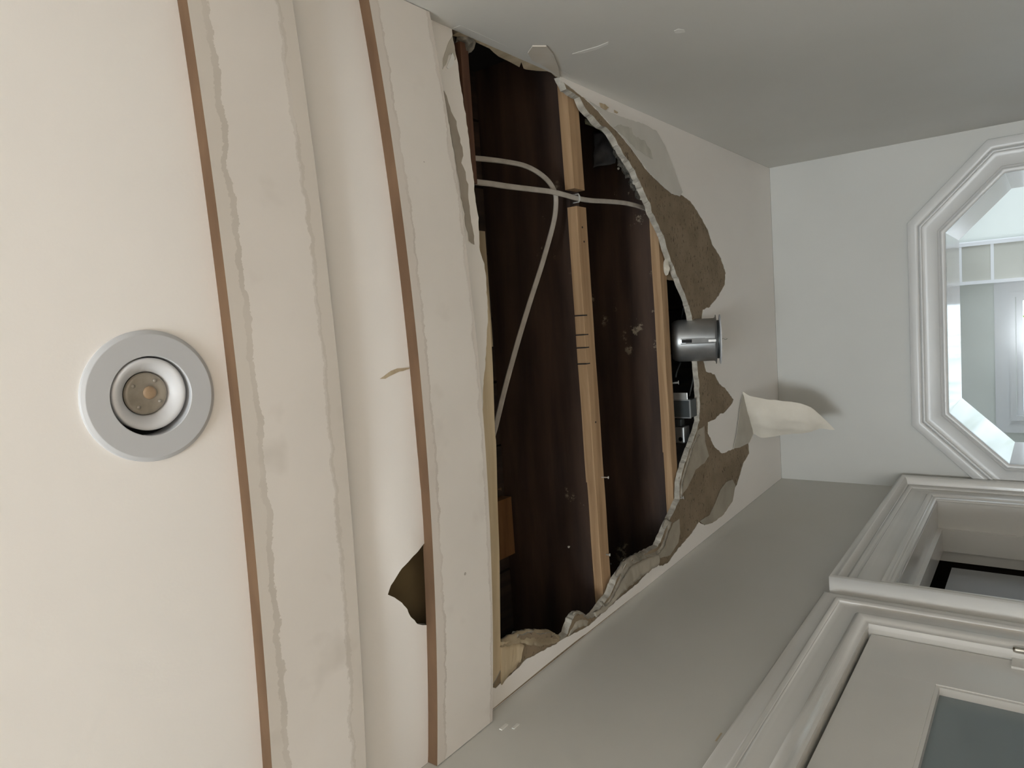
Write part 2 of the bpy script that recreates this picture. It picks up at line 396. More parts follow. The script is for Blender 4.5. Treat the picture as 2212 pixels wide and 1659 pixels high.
outer = [Vector((XR, YB)), Vector((XR, YF)), Vector((xl(YF), YF)), Vector((xl(YB), YB))]
ceil = struct(sheet('ceiling', outer, [H_face, H_tear, H_light], lambda x, y: Vector((x, y, zc(x, y))), lambda x, y: Vector((x, y, zc(x, y)+.0014)), (M_ceil, M_graypaper), grid=.045, smooth=True),
              'white painted hallway ceiling with a large torn hole')
def expand(loop, d, seed):
    n = len(loop); out = []
    ar = sum(loop[i-1].x*loop[i].y-loop[i].x*loop[i-1].y for i in range(n)); sg = 1 if ar > 0 else -1
    for i in range(n):
        t = loop[(i+3) % n]-loop[i-3]; t = t/max(t.length, 1e-6); q = loop[i]
        out.append(q+Vector((t.y, -t.x))*sg*d*(.75+.9*noise.noise(Vector((q.x*38, q.y*38, seed)))))
    return out
H_lower = expand(H_core, .0055, 2.0)
_disp = {(round(a.x, 5), round(a.y, 5)): b for a, b in zip(H_core, H_lower)}
def core_front(x, y):
    q = _disp.get((round(x, 5), round(y, 5)))
    if q is not None: x, y = q.x, q.y
    return Vector((x, y, zc(x, y)+.0016))
core = sheet('gypsum_core', outer, [H_core, H_tear, H_light], core_front, lambda x, y: Vector((x, y, zc(x, y)+TH)), (M_brownpaper, M_gyp), ceil, grid=.06)
core['label'] = 'exposed brown paper with a crumbling gypsum edge'
def patch(name, px, mat, drop=.0012, seed=0, amp=.0015, thick=.0008, parent=ceil):
    loop = ragged(cpx(px), .006, amp, seed)
    return sheet(name, loop, [], lambda x, y: Vector((x, y, zc(x, y)-drop)), lambda x, y: Vector((x, y, zc(x, y)-drop+thick)), (mat, mat), parent, grid=.04)
patch('torn_paper_layer', [(1262,212),(1300,236),(1340,252),(1390,268),(1418,284),(1436,316),(1450,352),(1466,396),(1474,416),(1468,424),(1451,419),(1432,403),(1406,378),(1396,366),(1368,327),(1337,289),(1318,270),(1282,230)], noisy('grey_skimmed_paper', (.60,.585,.545), (.66,.645,.60), 9, 5, .7), seed=21)
patch('torn_paper_scar', [(1322,276),(1337,270),(1362,276),(1366,292),(1392,306),(1406,330),(1409,345),(1396,338),(1384,330),(1372,322),(1352,300)], noisy('dark_skimmed_paper', (.46,.45,.40), (.55,.535,.48), 30, 8, .8), drop=.0022, seed=4, amp=.004)
patch('torn_paper_scar', [(1293,222),(1305,226),(1314,233),(1308,238),(1296,232)], M_tanpaper, drop=.0022, seed=5)
patch('torn_paper_scar', [(1325,238),(1334,243),(1332,246),(1326,243)], M_tanpaper, drop=.0022, seed=6)
patch('torn_paper_layer', [(1602,850),(1596,880),(1590,930),(1582,969),(1597,966),(1616,956),(1624,938),(1622,915),(1614,885)], M_graypaper, drop=.004, seed=8, amp=.0008)
patch('torn_paper_layer', [(1569,1040),(1582,1036),(1588,1048),(1582,1082),(1562,1112),(1538,1130),(1521,1134),(1511,1126),(1532,1112),(1545,1086),(1556,1058)], M_gray2, drop=.0012, seed=10)
patch('torn_paper_layer', [(1508,930),(1522,920),(1524,955),(1532,985),(1522,1000),(1503,1015),(1497,1030),(1484,1056),(1472,1070),(1474,1040),(1492,985)], noisy('pale_torn_paper', (.34,.305,.245), (.43,.39,.32), 20, 7, .9, .3, 120), drop=-.0006, seed=12)
patch('torn_paper_layer', [(1468,1120),(1470,1150),(1466,1172),(1448,1200),(1425,1206),(1424,1192),(1440,1165),(1455,1130)], noisy('pale_torn_paper_b', (.33,.295,.235), (.41,.37,.30), 20, 7, .9, .3, 120), drop=-.0006, seed=13)
# ragged gypsum ledges along the left-hand side of the hole: each a crushed strip hanging a little above the painted face
def ledge(px_in, px_out, mat, up0, up1, seed, name='crushed_gypsum_strip'):
    n = 26; V = []; F = []
    A = catmull([on_c(p[0], p[1], up0) for p in px_in], 10); B = catmull([on_c(p[0], p[1], up1) for p in px_out], 10)
    def samp(P, t):
        k = t*(len(P)-1); i = min(int(k), len(P)-2); return P[i].lerp(P[i+1], k-i)
    rows = 5
    for layer in (0, 1):
        for j in range(rows):
            for i in range(n*3+1):
                t = i/(n*3); p = samp(A, t).lerp(samp(B, t), j/(rows-1))
                q = noise.noise(p*60+Vector((seed, 0, 0)))*.0024+noise.noise(p*150+Vector((0, seed, 0)))*.0012
                V.append(p+Vector((q, q*.6, q+(.006 if layer else 0))))
    w = n*3+1
    for layer in (0, 1):
        o = layer*rows*w
        for j in range(rows-1):
            for i in range(w-1): F.append((o+j*w+i, o+j*w+i+1, o+(j+1)*w+i+1, o+(j+1)*w+i))
    o = rows*w
    for j in (0, rows-1):
        for i in range(w-1): F.append((j*w+i, j*w+i+1, o+j*w+i+1, o+j*w+i))
    for i in (0, w-1):
        for j in range(rows-1): F.append((j*w+i, (j+1)*w+i, o+(j+1)*w+i, o+j*w+i))
    return new_obj(name, V, F, mat, ceil, smooth=True)
ledge([(1506,935),(1492,958),(1478,998),(1466,1040),(1467,1072)], [(1512,940),(1500,962),(1488,1000),(1477,1040),(1473,1072)], M_gypd, .006, -.003, 3)
ledge([(1440,1120),(1420,1178),(1388,1193),(1356,1206),(1336,1235),(1312,1290),(1300,1300)], [(1452,1128),(1430,1190),(1392,1207),(1366,1222),(1346,1250),(1322,1296),(1306,1310)], M_gypd, .006, -.003, 11)
ledge([(1424,1195),(1392,1208),(1364,1224),(1344,1252),(1322,1292),(1285,1324)], [(1426,1218),(1396,1240),(1372,1258),(1350,1276),(1326,1302),(1290,1334)], M_gray2, .001, -.003, 17)
ledge([(1272,1334),(1256,1322),(1245,1320),(1234,1336),(1226,1366)], [(1268,1350),(1256,1352),(1246,1358),(1238,1366),(1230,1376)], M_gray2, .006, -.002, 23)
ledge([(1212,1377),(1190,1363),(1152,1360),(1120,1366),(1084,1382)], [(1206,1386),(1184,1393),(1150,1394),(1118,1390),(1084,1400)], M_tanb, .006, -.002, 31)
ledge([(1084,1388),(1100,1386),(1120,1388),(1132,1392)], [(1084,1478),(1096,1462),(1112,1446),(1124,1430)], M_paleboard, .001, -.002, 35, 'splintered_lath')
# inner backing seen through the small triangular tear
box('backing_paper', (on_c(905,1290).x-.14, on_c(845,1290).y-.02, ZC+.012), (on_c(905,1290).x+.14, on_c(935,1290).y+.12, ZC+.016), noisy('olive_backing_paper', (.15,.11,.055), (.21,.155,.08), 8, 5, .9), ceil)
# hanging paper flaps
def ruled_flap(name, up, lo, ups_y, los_y, mat, bulge, thick=.0012, cols=14):
    A = catmull([on_y(p[0], p[1], y) for p, y in zip(up, ups_y)], 6); B = catmull([on_y(p[0], p[1], y) for p, y in zip(lo, los_y)], 6)
    V = []; F = []; n = len(A); R = cols
    for layer in (0, 1):
        for j in range(R+1):
            t = j/R
            for i in range(n):
                k = i/(n-1); p = A[i].lerp(B[i], t)
                p = p+Vector((0, -1, .15))*(bulge*math.sin(math.pi*t)*math.sin(math.pi*min(1, k*1.1+.05)))
                p = p+Vector((1, .4, 0))*(.004*noise.noise(p*35))
                V.append(p+Vector((0, thick*layer, 0)))
    o = (R+1)*n
    for layer in (0, 1):
        for j in range(R):
            for i in range(n-1): F.append(tuple(q+layer*o for q in (j*n+i, j*n+i+1, (j+1)*n+i+1, (j+1)*n+i)))
    return new_obj(name, V, F, mat, ceil, smooth=True)
fl = ruled_flap('paper_flap', [(1604,848),(1640,860),(1690,867),(1745,877),(1780,905),(1803,927)], [(1627,936),(1650,944),(1690,939),(1730,936),(1770,927),(1803,928)], [2.256,2.28,2.32,2.35,2.37,2.385], [2.345,2.35,2.37,2.38,2.38,2.386], M_flap, .030)
fl['label'] = 'large flap of torn white ceiling paper hanging down'
fl2 = ruled_flap('paper_flap', [(1524,868),(1536,872),(1548,882),(1556,892)], [(1535,888),(1540,905),(1546,916),(1550,908)], [2.02,2.05,2.10,2.14], [2.03,2.05,2.08,2.10], M_graypaper, .012)
fl2['label'] = 'small rolled flap of grey ceiling paper'
ruled_flap('paper_flap', [(1514,870),(1512,890),(1514,912),(1520,924)], [(1524,872),(1530,896),(1538,916),(1536,924)], [1.98,1.97,1.98,2.0], [2.0,2.0,2.01,2.01], M_gyp, .008)
ruled_flap('paper_flap', [(1544,800),(1548,808),(1553,820),(1556,832)], [(1545,802),(1546,812),(1550,824),(1555,833)], [2.08,2.10,2.12,2.13], [2.09,2.10,2.12,2.13], M_graypaper, .004)
cr = ruled_flap('paper_flap', [(1440,548),(1433,560),(1431,580),(1434,598),(1446,606)], [(1446,556),(1448,572),(1452,590),(1460,602),(1462,608)], [1.77,1.76,1.76,1.77,1.79], [1.80,1.80,1.81,1.82,1.83], M_brownpaper, .012)
gy = ruled_flap('gypsum_chunk', [(1438,556),(1433,568),(1434,588),(1438,596)], [(1443,562),(1444,574),(1446,582),(1442,594)], [1.757,1.752,1.752,1.757], [1.76,1.757,1.757,1.76], M_crumb, .006, .003)

# walls
def prism_yz(name, poly, x0, x1, mat, parent=None):
    n = len(poly); V = [Vector((x0, p[0], p[1])) for p in poly]+[Vector((x1, p[0], p[1])) for p in poly]
    F = [tuple(range(n)), tuple(range(2*n-1, n-1, -1))]+[(i, (i+1) % n, n+(i+1) % n, n+i) for i in range(n)]
    return new_obj(name, V, F, mat, parent)
wr = struct(box('wall_right', (XR, YB, 0), (XR+.10, YF, ZC-.0005), M_wallp), 'plain painted wall on the right of the hallway')
paint_px = [(976,62),(1010,70),(1044,85),(1065,98),(1079,107),(1115,122),(1165,137),(1188,149),(1209,169)]
dark_px = [(1200,165),(1190,156),(1182,153),(1160,152),(1136,149),(1131,147),(1126,133),(1122,144),(1100,132),(1077,121),(1066,112),(1058,104),(1030,91),(1010,83),(976,76)]
tp = [on_x(p[0], p[1], XR+.0016) for p in dark_px]
lo_y = sorted(p.y for p in tp)
poly = [(p.y, p.z) for p in tp]+[(min(lo_y)-.01, ZC-.03), (max(lo_y)+.02, ZC-.03)]
prism_yz('torn_paper_edge', poly, XR+.0006, XR+.012, M_tanpaper, wr)
pp = [on_x(p[0], p[1], XR) for p in paint_px]
poly = [(p.y, max(p.z, ZC-.004)) for p in pp]+[(pp[-1].y, ZC-.02), (pp[0].y, ZC-.02)]
prism_yz('paint_edge', poly, XR-.0004, XR+.0005, M_wallp, wr)
lift_px = [(1150,97),(1180,97),(1196,116),(1206,142),(1209,165),(1190,150),(1168,136),(1150,128),(1140,112)]
q = [on_x(p[0], p[1], XR-.001) for p in lift_px]
prism_yz('lifted_paint_flake', [(p.y, p.z) for p in q], XR-.004, XR-.0015, noisy('stained_paint', (.52,.46,.37), (.60,.56,.50), 9, 4, .6), wr)
patch_r = [on_x(p[0], p[1], XR) for p in [(1236,116),(1262,108),(1290,100),(1314,90),(1314,95),(1290,106),(1262,114)]]
prism_yz('filler_streak', [(p.y, p.z) for p in patch_r], XR-.0006, XR-.0001, noisy('filler_white', (.72,.71,.67), (.76,.75,.71), 20, 4, .6), wr)
patch_r = [on_x(p[0], p[1], XR) for p in [(1456,66),(1466,62),(1478,64),(1480,69),(1468,71),(1458,71)]]
prism_yz('filler_streak', [(p.y, p.z) for p in patch_r], XR-.0006, XR-.0001, bpy.data.materials['filler_white'], wr)

# left wall: hall face with two door openings
D1 = dict(s0=0.952, s1=1.527, top=CAMZ+.303)          # glazed door: clear opening inside its casing
D2 = dict(s0=1.765, s1=2.500, top=CAMZ+.292)
def wl_panel(name, s0, s1, z0, z1, mat, parent=None, o0=-.10, o1=0.0):
    V = []
    for off in (o0, o1):
        for s, z in ((s0, z0), (s1, z0), (s1, z1), (s0, z1)): V.append(wl_pt(s, z, off))
    return new_obj(name, V, [(0,1,2,3),(7,6,5,4),(0,4,5,1),(1,5,6,2),(2,6,7,3),(3,7,4,0)], mat, parent)
def wl_multi(name, rects, mat, o0=-.10, o1=0.0, parent=None):
    parts = []
    for s0, s1, z0, z1 in rects:
        V = []
        for off in (o0, o1):
            for s, z in ((s0, z0), (s1, z0), (s1, z1), (s0, z1)): V.append(wl_pt(s, z, off))
        parts.append((V, [(0,1,2,3),(7,6,5,4),(0,4,5,1),(1,5,6,2),(2,6,7,3),(3,7,4,0)]))
    V, F = merge(parts); return new_obj(name, V, F, mat, parent)
wleft = struct(wl_multi('wall_left', [(YB, D1['s0'], 0, ZC-.0005), (D1['s1'], D2['s0'], 0, ZC-.0005), (D2['s1'], YF+.1, 0, ZC-.0005), (D1['s0'], D1['s1'], D1['top'], ZC-.0005), (D2['s0'], D2['s1'], D2['top'], ZC-.0005)], M_wallp),
               'painted wall on the left of the hallway with two doors')
wl_multi('chipped_paint', [(1.0255, 1.05, CAMZ+.428, CAMZ+.4305)], M_tanpaper, 0, .0008, wleft)

def round_prof(prof, sub=3):
    p = [Vector((a, b, 0)) for a, b in prof]
    mid = catmull(p[1:-1], sub)
    return [prof[0]]+[(q.x, q.y) for q in mid]+[prof[-1]]
def smooth_sharp(o, deg):
    for p in o.data.polygons: p.use_smooth = True
    try: o.data.set_sharp_from_angle(angle=math.radians(deg))
    except Exception: pass
    return o
def casing(parent, s0, s1, top, prof, mat, zbot=0.0, legs=(True, True)):
    """mitred door casing on the left wall: prof = (outward width, thickness) from the opening edge outwards"""
    prof = round_prof(prof); n = len(prof); V = []; F = []
    path = [((s0, zbot), (-1, 0)), ((s0, top), (-1, 1)), ((s1, top), (1, 1)), ((s1, zbot), (1, 0))]
    for (s, z), (ds, dz) in path:
        for w, t in prof: V.append(wl_pt(s+ds*w, z+dz*w, t))
    for i in range(3):
        for k in range(n-1): F.append((i*n+k, i*n+k+1, (i+1)*n+k+1, (i+1)*n+k))
    return smooth_sharp(new_obj('casing', V, F, mat, parent), 60)
# door 1 : glazed door, closed
d1 = struct(wl_panel('door_1', D1['s0']+.004, D1['s0']+.09, .01, D1['top']-.006, M_trim, None, -.045, -.010), 'white door with a dark glass pane')
d1['_w'] = [0, 0, 0]
wl_multi('stile', [(D1['s1']-.150, D1['s1']-.004, .01, D1['top']-.006)], M_trim, -.045, -.010, d1)
wl_multi('rail', [(D1['s0']+.09, D1['s1']-.150, D1['top']-.135, D1['top']-.006)], M_trim, -.045, -.0101, d1)
wl_multi('rail', [(D1['s0']+.09, D1['s1']-.150, .01, .25)], M_trim, -.045, -.0101, d1)
wl_multi('glass_pane', [(D1['s0']+.085, D1['s1']-.145, .24, D1['top']-.128)], M_glass, -.032, -.026, d1)
casing(d1, D1['s0'], D1['s1'], D1['top'], [(-.001, 0), (-.001, .010), (.006, .012), (.012, .018), (.022, .020), (.030, .013), (.034, .011), (.066, .013), (.070, .019), (.078, .022), (.083, .016), (.109, .015), (.112, .012), (.112, 0)], M_trim)
wl_multi('glazing_bead', [(D1['s1']-.156, D1['s1']-.150, .25, D1['top']-.135), (D1['s0']+.09, D1['s1']-.156, D1['top']-.141, D1['top']-.135)], M_trim, -.03, -.012, d1)
def hinge(parent, s, z, off, mat):
    A = wl_pt(s, z, off); fr = Matrix.Translation(A)
    V, F = merge([lathe_vf([(.0001, -.05), (.006, -.05), (.006, -.018), (.0066, -.017), (.006, -.016), (.006, .016), (.0066, .017), (.006, .018), (.006, .046), (.005, .05), (.0001, .052)], 16, fr)])
    h = new_obj('hinge', V, F, mat, parent, smooth=True); h['label'] = 'satin nickel hinge barrel'
    return h
h1 = hinge(d1, D1['s1']+.001, CAMZ+.012, .010, M_brass)
wl_multi('hinge_leaf', [(D1['s1']-.035, D1['s1']-.001, CAMZ-.04, CAMZ+.064)], M_trim, -.0102, -.006, h1)
# door 2 : recessed door, ajar in its deep frame
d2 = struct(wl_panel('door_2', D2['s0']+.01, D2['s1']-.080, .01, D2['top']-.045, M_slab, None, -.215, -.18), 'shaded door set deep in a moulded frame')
prof2 = [(-.001, 0), (-.001, .006), (.004, .010), (.010, .010), (.014, .016), (.024, .018), (.030, .010), (.072, .012), (.076, .018), (.086, .022), (.091, .020), (.094, .036), (.100, .046), (.108, .049), (.1135, .046), (.1135, 0)]
casing(d2, D2['s0'], D2['s1'], D2['top'], prof2, M_trim)
wl_multi('jamb', [(D2['s1']-.003, D2['s1']+.02, 0, D2['top']+.02), (D2['s0']+.003, D2['s1']-.003, D2['top']-.003, D2['top']+.02), (D2['s0']-.02, D2['s0']+.003, 0, D2['top']+.02)], M_trim, -.19, -.001, d2)
wl_multi('door_stop', [(D2['s1']-.016, D2['s1'], 0, D2['top']), (D2['s0'], D2['s1']-.016, D2['top']-.016, D2['top'])], M_trim, -.155, -.085, d2)
wl_multi('dark_recess', [(D2['s0']-.08, D2['s1']+.10, 0, D2['top']+.08)], M_dark, -.30, -.29, d2)  # near-black box added behind the slab: stops leaking daylight, keeps the gap dark
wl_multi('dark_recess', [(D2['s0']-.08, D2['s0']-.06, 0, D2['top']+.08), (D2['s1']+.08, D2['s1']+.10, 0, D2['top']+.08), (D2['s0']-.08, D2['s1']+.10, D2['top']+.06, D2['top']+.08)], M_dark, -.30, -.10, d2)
h2 = wl_multi('hinge_plate', [(D2['s1']-.0155, D2['s1']-.014, CAMZ-.01, CAMZ+.075)], M_metal, -.15, -.125, d2)
hinge(d2, D2['s1']-.016, CAMZ+.02, -.165, M_metal)
# closet space behind the glazed door
wl_multi('closet_wall', [(D1['s0']-.15, D1['s1']+.15, 0, ZC-.1)], noisy('closet_grey', (.28,.31,.32), (.32,.35,.36), 3, 2, .6), -.62, -.60, wleft)
wl_multi('closet_wall', [(D1['s0']-.17, D1['s0']-.15, 0, ZC-.1), (D1['s1']+.15, D1['s1']+.17, 0, ZC-.1)], bpy.data.materials['closet_grey'], -.62, -.10, wleft)
wl_multi('closet_wall', [(D1['s0']-.17, D1['s1']+.17, ZC-.1, ZC-.08)], bpy.data.materials['closet_grey'], -.62, -.10, wleft)

# far wall with the chamfered (octagonal) opening
OX, OHW, OHT, OTOP, OCH, OH = -0.077, 0.440, 0.284, CAMZ+.266, 0.156, 0.86
def octo(w, zc_=OTOP-OH/2):
    hw, ht = OHW+w, OHT+w*math.tan(math.pi/8); top = OH/2+w; ch = hw-ht; sv = top-ch
    return [Vector((OX+a, zc_+b)) for a, b in ((ht, top), (hw, sv), (hw, -sv), (ht, -top), (-ht, -top), (-hw, -sv), (-hw, sv), (-ht, top))]
YR = YF+.39
far = struct(sheet('wall_far', [Vector((xl(YF)-.15, 0)), Vector((XR+.15, 0)), Vector((XR+.15, ZC-.0005)), Vector((xl(YF)-.15, ZC-.0005))], [octo(0.006)], lambda x, z: Vector((x, YF, z)), lambda x, z: Vector((x, YF+.1, z)), (M_far, M_reveal), grid=0),
             'far hallway wall with an octagonal opening')
def ring_loft(name, rings, mat, parent):
    V = [p for r in rings for p in r]; n = len(rings[0]); F = []
    for j in range(len(rings)-1):
        for i in range(n): F.append((j*n+i, j*n+(i+1) % n, (j+1)*n+(i+1) % n, (j+1)*n+i))
    return new_obj(name, V, F, mat, parent)
def oring(w, t): return [Vector((p.x, YF-t, p.y)) for p in octo(w)]
w1 = struct(ring_loft('window_1', [[Vector((p.x, y, p.y)) for p in octo(0)] for y in (YF-.001, YR+.004)], M_reveal, None), 'deep white reveal of the octagonal opening')
smooth_sharp(ring_loft('casing', [oring(w, t) for w, t in round_prof([(.0, .0005), (0, .012), (.004, .014), (.012, .015), (.016, .011), (.020, .015), (.026, .012), (.060, .012), (.064, .017), (.069, .019), (.073, .015), (.077, .022), (.100, .022), (.104, .019), (.104, 0)])], M_oct, w1), 38)
# the room beyond
XB0, XB1, YB1 = -1.5, 1.5, 4.9
far_in = sheet('wall_beyond_near', [Vector((XB0, 0)), Vector((XB1, 0)), Vector((XB1, ZC)), Vector((XB0, ZC))], [octo(0.006)], lambda x, z: Vector((x, YR, z)), lambda x, z: Vector((x, YR-.05, z)), (M_reveal, M_reveal), grid=0); struct(far_in)
W2 = dict(x0=-.78, x1=.085, z0=CAMZ-.75, z1=CAMZ+.29)
gx0, gx1, gz0, gz1 = W2['x0']+.09, W2['x1']-.09, W2['z0']+.09, CAMZ+.165
back = struct(sheet('wall_beyond_back', [Vector((XB0, 0)), Vector((XB1, 0)), Vector((XB1, ZC)), Vector((XB0, ZC))], [[Vector((gx0, gz0)), Vector((gx1, gz0)), Vector((gx1, gz1)), Vector((gx0, gz1))]], lambda x, z: Vector((x, YB1, z)), lambda x, z: Vector((x, YB1+.12, z)), (M_greenwall, M_reveal), grid=0))
struct(box('wall_beyond_left', (XB0-.1, YR-.05, 0), (XB0, YB1+.12, ZC), M_far))
parts = [box_vf((XB1, YR-.05, 0), (XB1+.1, YB1+.12, 1.02)), box_vf((XB1, YR-.05, 2.18), (XB1+.1, YB1+.12, ZC)), box_vf((XB1, YR-.05, 1.02), (XB1+.1, 3.48, 2.18)), box_vf((XB1, 4.56, 1.02), (XB1+.1, YB1+.12, 2.18))]
V, F = merge(parts); struct(new_obj('wall_beyond_right', V, F, M_far))
V, F = merge([box_vf((XB1-.02, 3.42, .96), (XB1+.03, 3.48, 2.24)), box_vf((XB1-.02, 4.56, .96), (XB1+.03, 4.62, 2.24)), box_vf((XB1-.02, 3.48, 2.18), (XB1+.03, 4.56, 2.24)), box_vf((XB1-.02, 3.48, .96), (XB1+.03, 4.56, 1.02))])
struct(new_obj('added_window_beyond', V, F, M_reveal))  # made-up window frame around the added side fill lamp
struct(box('floor_beyond', (XB0, YR-.05, -.05), (XB1, YB1, 0), M_floor))
struct(box('ceiling_beyond', (XB0, YR-.05, ZC), (XB1, YB1, ZC+.05), M_reveal))
def frame_xz(name, x0, x1, z0, z1, w, y0, y1, mat, parent):
    V, F = merge([box_vf((x0, y0, z0), (x0+w, y1, z1)), box_vf((x1-w, y0, z0), (x1, y1, z1)), box_vf((x0+w, y0, z1-w), (x1-w, y1, z1)), box_vf((x0+w, y0, z0), (x1-w, y1, z0+w))])
    return new_obj(name, V, F, mat, parent)
w2 = struct(frame_xz('window_2', W2['x0'], W2['x1'], W2['z0'], gz1+.10, .085, YB1-.022, YB1, M_reveal, None), 'white framed window in the room beyond')
frame_xz('inner_frame', gx0-.02, gx1+.02, gz0-.02, gz1+.03, .028, YB1-.034, YB1-.020, M_reveal, w2)
frame_xz('sash', gx0, gx1, gz0, gz1, .03, YB1+.02, YB1+.05, M_reveal, w2)
box('pane', (gx0, YB1+.033, gz0), (gx1, YB1+.036, gz1), M_pane, w2)
# tall paned cabinet beside that window
cab = thing('glass_door_cabinet', (.20, 4.7, 0), 'tall white cabinet with tan panes seen through the octagonal opening', 'cabinet')
cx0, cx1, cy = .083, .276, 4.66
box('body', (cx0, cy+.02, 0), (cx1+.03, 4.88, CAMZ+.62), M_reveal, cab)
frame_xz('door_frame', cx0-.012, cx1+.022, .1, CAMZ+.60, .018, cy, cy+.02, M_reveal, cab)
for i in range(6):
    z1 = CAMZ+.398-(i-0)*.147
    box('pane', (cx0+.006, cy+.008, z1-.132), (cx1+.004, cy+.014, z1), M_tanpane, cab)
    box('glazing_bar', (cx0, cy+.002, z1), (cx1+.01, cy+.02, z1+.015), M_reveal, cab)
# flush dome lamp on the beyond room's wall side
fr = Matrix.Translation((.36, 4.35, ZC))
V, F = lathe_vf([(.0001, -.085), (.05, -.08), (.10, -.06), (.135, -.03), (.15, 0)], 32, fr)
tag(new_obj('dome_lamp', V, F, M_reveal, None, smooth=True), 'white dome ceiling lamp in the room beyond the opening', 'lamp')
# greenery outside that window
V, F = [], []
for i in range(900):
    c = Vector((random.uniform(-1.2, .6), random.uniform(6.2, 7.2), random.uniform(1.0, 2.05)))
    if noise.noise(c*2.3) < .05: continue
    a = Vector((random.uniform(-1, 1), random.uniform(-1, 1), random.uniform(-1, 1))).normalized(); b = a.orthogonal().normalized()
    n = len(V); L_ = random.uniform(.03, .06)
    V += [c-a*L_, c+b*L_*.4, c+a*L_, c-b*L_*.4]; F.append((n, n+1, n+2, n+3))
lv = tag(new_obj('tree_foliage', V, F, M_leaf), 'sunlit green leaves outside the window beyond', 'foliage'); lv['kind'] = 'stuff'
# back room, where the photographer stands
struct(box('floor', (-2.4, -3.5, -.05), (1.6, YF, 0), M_floor))
struct(box('ceiling_back', (-2.4, -3.5, ZC-.0005), (1.6, YB, ZC+.05), M_ceil))
parts = [box_vf((-2.4, -3.6, 0), (-1.17, -3.5, ZC)), box_vf((-.13, -3.6, 0), (1.6, -3.5, ZC)), box_vf((-1.17, -3.6, 0), (-.13, -3.5, 1.0)), box_vf((-1.17, -3.6, 2.24), (-.13, -3.5, ZC))]
V, F = merge(parts); struct(new_obj('wall_back', V, F, M_wallp))
V, F = merge([box_vf((-2.5, -3.5, 0), (-2.4, YB+.1, .78)), box_vf((-2.5, -3.5, 2.32), (-2.4, YB+.1, ZC)), box_vf((-2.5, -3.5, .78), (-2.4, -3.12, 2.32)), box_vf((-2.5, -1.48, .78), (-2.4, YB+.1, 2.32))])
struct(new_obj('wall_back_left', V, F, M_wallp))
V, F = merge([box_vf((-2.43, -3.18, .72), (-2.37, -3.12, 2.38)), box_vf((-2.43, -1.48, .72), (-2.37, -1.42, 2.38)), box_vf((-2.43, -3.12, 2.32), (-2.37, -1.48, 2.38)), box_vf((-2.43, -3.12, .72), (-2.37, -1.48, .78))])
struct(new_obj('added_window_left', V, F, M_trim))  # frame of the made-up window holding the left fill lamp
struct(box('wall_back_right', (1.6, -3.5, 0), (1.7, YB+.1, ZC), M_wallp))
struct(box('wall_nib_left', (-2.4, YB, 0), (xl(YB)-.10, YB+.1, ZC), M_wallp))
struct(box('wall_nib_right', (XR+.10, YB, 0), (1.6, YB+.1, ZC), M_wallp))
struct(frame_xz('window_3', -1.21, -.09, .96, 2.28, .06, -3.52, -3.47, M_trim, None))

# ------------------------------------------------------------------ cavity above the ceiling
ZD = CAMZ+1.077
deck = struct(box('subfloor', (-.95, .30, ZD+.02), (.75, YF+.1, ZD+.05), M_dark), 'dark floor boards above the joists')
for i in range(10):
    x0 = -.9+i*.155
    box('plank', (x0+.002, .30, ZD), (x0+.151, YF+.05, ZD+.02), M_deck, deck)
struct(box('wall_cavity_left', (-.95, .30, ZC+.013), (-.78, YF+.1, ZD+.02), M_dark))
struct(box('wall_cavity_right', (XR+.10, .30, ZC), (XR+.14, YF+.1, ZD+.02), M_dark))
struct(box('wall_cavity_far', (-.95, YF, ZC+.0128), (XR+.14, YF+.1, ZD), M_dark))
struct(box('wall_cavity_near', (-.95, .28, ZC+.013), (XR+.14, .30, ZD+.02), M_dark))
def joist(y, label):
    n = 20; V = []; F = []
    for i in range(n+1):
        x = -.78+i*(XR+.10+.78)/n
        j = .0015*noise.noise(Vector((x*6, y, 0)))
        for yy, zz in ((y, CAMZ+.8372), (y+.038, CAMZ+.8372), (y+.038, ZD), (y, ZD)): V.append(Vector((x, yy+j, zz)))
    for i in range(n):
        for k in range(4): F.append((i*4+k, i*4+(k+1) % 4, (i+1)*4+(k+1) % 4, (i+1)*4+k))
    F += [(0, 1, 2, 3), (n*4, n*4+1, n*4+2, n*4+3)]
    return tag(new_obj('ceiling_joist', V, F, M_joist), label, 'joist', 'joists above the torn ceiling')
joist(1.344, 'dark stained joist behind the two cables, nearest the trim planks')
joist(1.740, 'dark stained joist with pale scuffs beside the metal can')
def strip(px_far_a, px_far_b, w, h, mat, label, ypair=None, jit=0.0, z0=None, end_a=0, end_b=0):
    (xa, ya), (xb, yb) = ypair
    n = 24; V = []; F = []; z0 = ZC+TH+.0004 if z0 is None else z0
    for i in range(n+1):
        t = i/n; x = xa+(xb-xa)*t; y = ya+(yb-ya)*t; j = jit*noise.noise(Vector((x*9, y, 3)))
        for yy, zz in ((y+.0008, z0), (y+w-.0008, z0), (y+w, z0+.0008), (y+w, z0+h), (y, z0+h), (y, z0+.0008)): V.append(Vector((x, yy+j, zz)))
    for i in range(n):
        for k in range(6): F.append((i*6+k, i*6+(k+1) % 6, (i+1)*6+(k+1) % 6, (i+1)*6+k))
    F += [tuple(range(6)), tuple(range(n*6, n*6+6))]
    return tag(new_obj('furring_strip', V, F, mat), label, 'furring strip', 'furring strips under the joists')
xg1 = on_z(1270, 412, ZC+.013).x; xg2 = on_z(1262, 447, ZC+.013).x
sA = strip(None, None, .043, .0235, M_furr, 'short pine furring strip beside the right wall, above the cable gap', ((xg1, 1.331), (XR+.09, 1.322)))
sB = strip(None, None, .040, .0235, M_furr, 'long pine furring strip with four saw marks, below the cable gap', ((-.77, 1.350), (xg2, 1.335)), .002)
